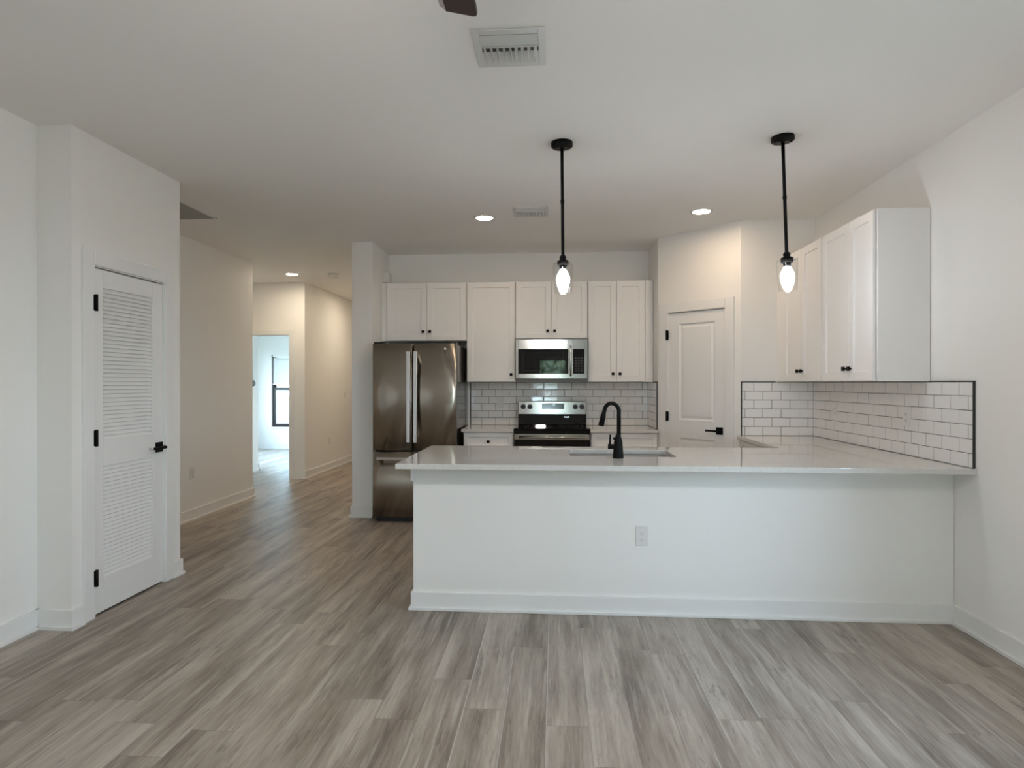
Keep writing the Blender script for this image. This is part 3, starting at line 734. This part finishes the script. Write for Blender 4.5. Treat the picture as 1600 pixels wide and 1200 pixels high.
for r in range(6):
    for c in range(3): kp.box(xd+.022+c*.029, xd+.040+c*.029, .0012, .003, .075+r*.026, .087+r*.026)
kp.build('key_marks', 'bplastic', mc)
MB().tube([(.345, .001, .358), (.345, -.002, .358)], .011, 24).build('badge', 'steel', md, label='small round maker emblem')
MB().box(.01, ww-.01, .02, .39, -.006, 0).build('underside_vent', 'bplastic', MW)

# ------------------------------------------------------------------ pendants
def pendant(label, loc, ry):
    p = thing('pendant_lamp', label, 'pendant lamp', loc, 0, 'pendant lamps over the peninsula', ry=ry)
    c = MB().lathe([(.064, -.006), (.064, -.022), (.060, -.026), (.012, -.027), (.012, -.035)][::-1], 40, cap=True)
    c.lathe([(.064, -.006), (.064, .0)], 40)
    cn = c.build('canopy', 'black', p)
    for sx_ in (-.045, .045): MB().lathe([(.0, -.034), (.006, -.033), (.007, -.025)], 12, (sx_, 0)).build('screw', 'bronze', cn)
    MB().lathe([(.0095, -.685), (.0095, -.03)], 14).lathe([(.0115, -.36), (.0115, -.34)], 14).build('rod', 'black', p)
    MB().lathe([(.033, -.728), (.034, -.715), (.033, -.700), (.020, -.697), (.018, -.690), (.021, -.680), (.013, -.668), (.0085, -.665)], 32).lathe([(.020, -.752), (.022, -.728)], 24).build('socket', 'black', p)
    MB().lathe([(.050, -.893), (.056, -.800), (.0585, -.725), (.0585, -.716), (.034, -.712)], 40, cap=False).build('glass_shade', 'glass', p)
    b = [(.0, -.884), (.010, -.882), (.021, -.868), (.034, -.840), (.040, -.815), (.038, -.795), (.028, -.772), (.017, -.755), (.014, -.748)]
    MB().lathe(b, 24).build('bulb', 'bulb', p, label='glowing white bulb')
    return p
pendant('black pendant lamp with glass shade hanging in front of the range', (.047, 3.602, H), -.009)
pendant('slightly tilted black pendant lamp with glass shade nearer the side wall cabinets', (1.322, 3.606, H), -.034)

# ------------------------------------------------------------------ recessed lights, detector, vents
def recessed(label, x, y, m='can'):
    r = thing('recessed_light', label, 'ceiling light', (x, y, H), 0, 'recessed ceiling lights')
    MB().lathe([(.070, -.004), (.074, -.007), (.092, -.005), (.096, 0)], 48, cap=False).build('trim_ring', 'plastic', r)
    MB().lathe([(.0705, -.0045), (.0705, -.001)], 40).build('lens', m, r, label='glowing lens')
    return r
recessed('glowing recessed ceiling light left of the small kitchen ceiling vent', -.597, 5.185)
recessed('glowing recessed ceiling light in front of the pantry door', 1.221, 5.117)
recessed('glowing recessed ceiling light in the hallway before the bedroom doorway', -3.42, 7.70, 'hallcan')
recessed('recessed ceiling light far down the hallway behind the pillar', -2.72, 9.5, 'hallcan')
sd = thing('smoke_detector', 'round white smoke detector on the hallway ceiling', 'smoke detector', (-2.875, 7.726, H))
MB().lathe([(.050, -.042), (.062, -.036), (.066, -.012), (.066, 0)], 36).build('housing', 'plastic', sd)
MB().lathe([(.052, -.030), (.064, -.024), (.064, -.020)], 36, cap=False).box(.012, .05, -.004, .004, -.044, -.041).build('sensor_slots', 'slot', sd)
def register(label, cx, cy, w, d):
    v = thing('ceiling_vent', label, 'vent', (cx, cy, H), 0, 'white ceiling vents')
    iw, id_ = w/2-.030, d/2-.035
    f = MB()
    f.box(-w/2, -iw, -d/2, d/2, -.008, 0).box(iw, w/2, -d/2, d/2, -.008, 0).box(-iw, iw, -d/2, -id_, -.008, 0).box(-iw, iw, id_, d/2, -.008, 0)
    f.build('frame', 'vent', v, bevel=.003)
    MB().box(-iw, iw, -id_, id_, -.0015, -.0005).build('duct_opening', 'duct', v)
    ys = -id_+2*id_*.36
    s1 = MB()
    for k in range(3):
        y = -id_+.004+k*(ys+id_-.006)/3
        s1.box(-iw, iw, -.0098, .0098, -.0008, .0008, M4=Matrix.Translation((0, y+.011, -.008)) @ Matrix.Rotation(math.radians(-20), 4, 'X'))
    s1.box(-iw, iw, ys-.003, ys+.003, -.016, -.001)
    s1.build('cross_slats', 'vent', v)
    s2 = MB(); n = 9
    for k in range(n):
        x = -iw+.012+k*(2*iw-.024)/(n-1)
        a = math.radians(58 if k < n/2 else 122)
        s2.box(-.012, .012, ys+.003, id_-.020, -.0012, .0012, M4=Matrix.Translation((x, 0, -.009)) @ Matrix.Rotation(a, 4, 'Y'))
    s2.box(-iw, iw, id_-.020, id_-.004, -.010, -.001)
    s2.add([(-iw, ys+.055, -.0018), (iw, ys+.055, -.0018), (iw, id_-.018, -.012), (-iw, id_-.018, -.012)], [(3, 2, 1, 0)])
    s2.build('fins', 'vent', v)
    return v
register('white ceiling vent beside the fan blade', -.186, 2.565, .300, .285)
register('small white ceiling vent near the kitchen cabinets', -.192, 5.023, .292, .290)
rg = thing('return_air_grille', 'dark slotted return grille on the hallway ceiling behind the closet wall', 'vent grille', (-3.16, 4.76, H))
gx0, gx1, gy0, gy1 = -.330, .256, -.31, .28
f = MB().box(gx0, gx1, gy0, gy0+.02, -.010, 0).box(gx0, gx1, gy1-.02, gy1, -.010, 0).box(gx0, gx0+.02, gy0, gy1, -.010, 0).box(gx1-.02, gx1, gy0, gy1, -.010, 0)
for x in (.098, -.075, -.24): f.box(x-.005, x+.005, gy0+.02, gy1-.02, -.009, 0)
f.build('frame', 'vent', rg, bevel=.002)
MB().box(gx0+.02, gx1-.02, gy0+.02, gy1-.02, -.0015, -.0005).build('duct_opening', 'duct', rg)
s = MB()
k = gy0+.03
while k < gy1-.03:
    s.box(gx0+.02, gx1-.02, -.008, .008, -.0006, .0006, M4=Matrix.Translation((0, k, -.0065)) @ Matrix.Rotation(math.radians(-42), 4, 'X')); k += .0135
s.build('louvers', mat('grille_louver', (.40, .39, .36), .5), rg)

# ------------------------------------------------------------------ ceiling fan
FN = thing('ceiling_fan', 'ceiling fan with a dark brown blade tip showing beside the vent', 'ceiling fan', (-.27, 1.04, H))
MB().lathe([(.02, -.06), (.06, -.045), (.07, 0)], 32).build('canopy', 'bronze', FN)
MB().lathe([(.013, -.20), (.013, -.04)], 16).build('downrod', 'bronze', FN)
MB().lathe([(.05, -.40), (.11, -.385), (.125, -.33), (.11, -.25), (.04, -.20)], 36).build('motor_housing', 'bronze', FN)
MB().lathe([(.0, -.50), (.05, -.492), (.085, -.465), (.10, -.43), (.09, -.402)], 32).build('light_globe', 'globe', FN, label='frosted glowing light globe')
for k in range(5):
    a = -math.radians(0)+k*2*PI/5
    # local blade along +x then rotated so the first blade points along +Y
    R4 = Matrix.Rotation(PI/2+a, 4, 'Z') @ Matrix.Translation((0, 0, -.372)) @ Matrix.Rotation(math.radians(13), 4, 'X')
    w0, w1 = .064, .056; t = .009; xe = .665
    bl_ = MB()
    out = [(.16, -w0), (xe-.012, -w1), (xe-.003, -w1+.004), (xe, -w1+.014), (xe, w1-.006), (xe-.006, w1), (.16, w0)]
    n = len(out)
    top = [R4 @ Vector((x, y, t/2)) for x, y in out]; bot = [R4 @ Vector((x, min(y, (w0+(w1-w0)*(x-.16)/(xe-.16))-.020), -t/2)) for x, y in out]
    bl_.add(bot+top, [tuple(range(n-1, -1, -1)), tuple(range(n, 2*n))])
    o_ = 0
    for i in range(n):
        j = (i+1) % n; bl_.f.append([i, j, n+j, n+i]); bl_.mi.append(1 if i >= n-3 and i < n-1 else 0); bl_.sm.append(False)
    bd = bl_.build('blade', ['blade', 'bladeedge'], FN)
    MB().box(.09, .24, -.02, .02, .0045, .012, M4=R4).build('blade_arm', 'bronze', bd)

# ------------------------------------------------------------------ outdoors seen through the glass and in reflections, plus an unseen daylight blocker
struct('ground_lawn', MB().box(2.6, 40, YREAR-3.0, 13.5, -.3, -.16).box(-40, 40, -45, YREAR-3.0, -.30, -.16).box(-40, 40, 13.5, 60, -.3, -.16).box(-40, -6.6, YREAR-3.0, 13.5, -.3, -.16), 'lawn')
struct('sky_blocker_roof', MB().box(-3, 3, YREAR-2.6, YREAR-.12, 2.45, 2.60), 'trim')  # unseen roof added to cut the sky light reaching the patio door
for x_ in (-2.9, 2.9): struct('sky_blocker_column', MB().box(x_-.07, x_+.07, YREAR-2.6, YREAR-2.46, -.02, 2.45), 'trim')  # posts of the added roof, also unseen
struct('patio_slab', MB().box(-3, 3, YREAR-3.0, YREAR-.12, -.25, -.02), 'patio')
def tree(label, x, y, h, r):
    t = thing('garden_tree', label, 'tree', (x, y, -.16), 0, 'trees beyond the patio')
    MB().tube([(0, 0, 0), (.05, 0, h*.3), (0, .05, h*.55)], [.16, .13, .07], 10).build('trunk', 'bark', t)
    rg_ = random.Random(int(x*10)+99); mb = MB()
    for k in range(1500):
        while True:
            p = Vector((rg_.uniform(-1, 1), rg_.uniform(-1, 1), rg_.uniform(-1, 1)))
            if .25 < p.length < 1: break
        c = Vector((p.x*r, p.y*r, h*.58+p.z*h*.42)); a = Vector((rg_.gauss(0, 1), rg_.gauss(0, 1), rg_.gauss(0, 1))).normalized(); b = a.orthogonal().normalized(); s_ = rg_.uniform(.14, .30)
        mb.add([c-a*s_, c-b*s_*.5, c+a*s_, c+b*s_*.5], [(0, 1, 2, 3)])
    mb.build('crown', 'leaf', t)
tree('leafy green tree beyond the patio, straight behind the glass door', .3, -11.0, 5.5, 2.2)
tree('tall leafy green tree beyond the patio, toward the side wall', 5.4, -14.5, 7.0, 2.5)
tree('wide leafy green tree beyond the patio, toward the closet wall', -5.5, -15.5, 6.0, 3.0)
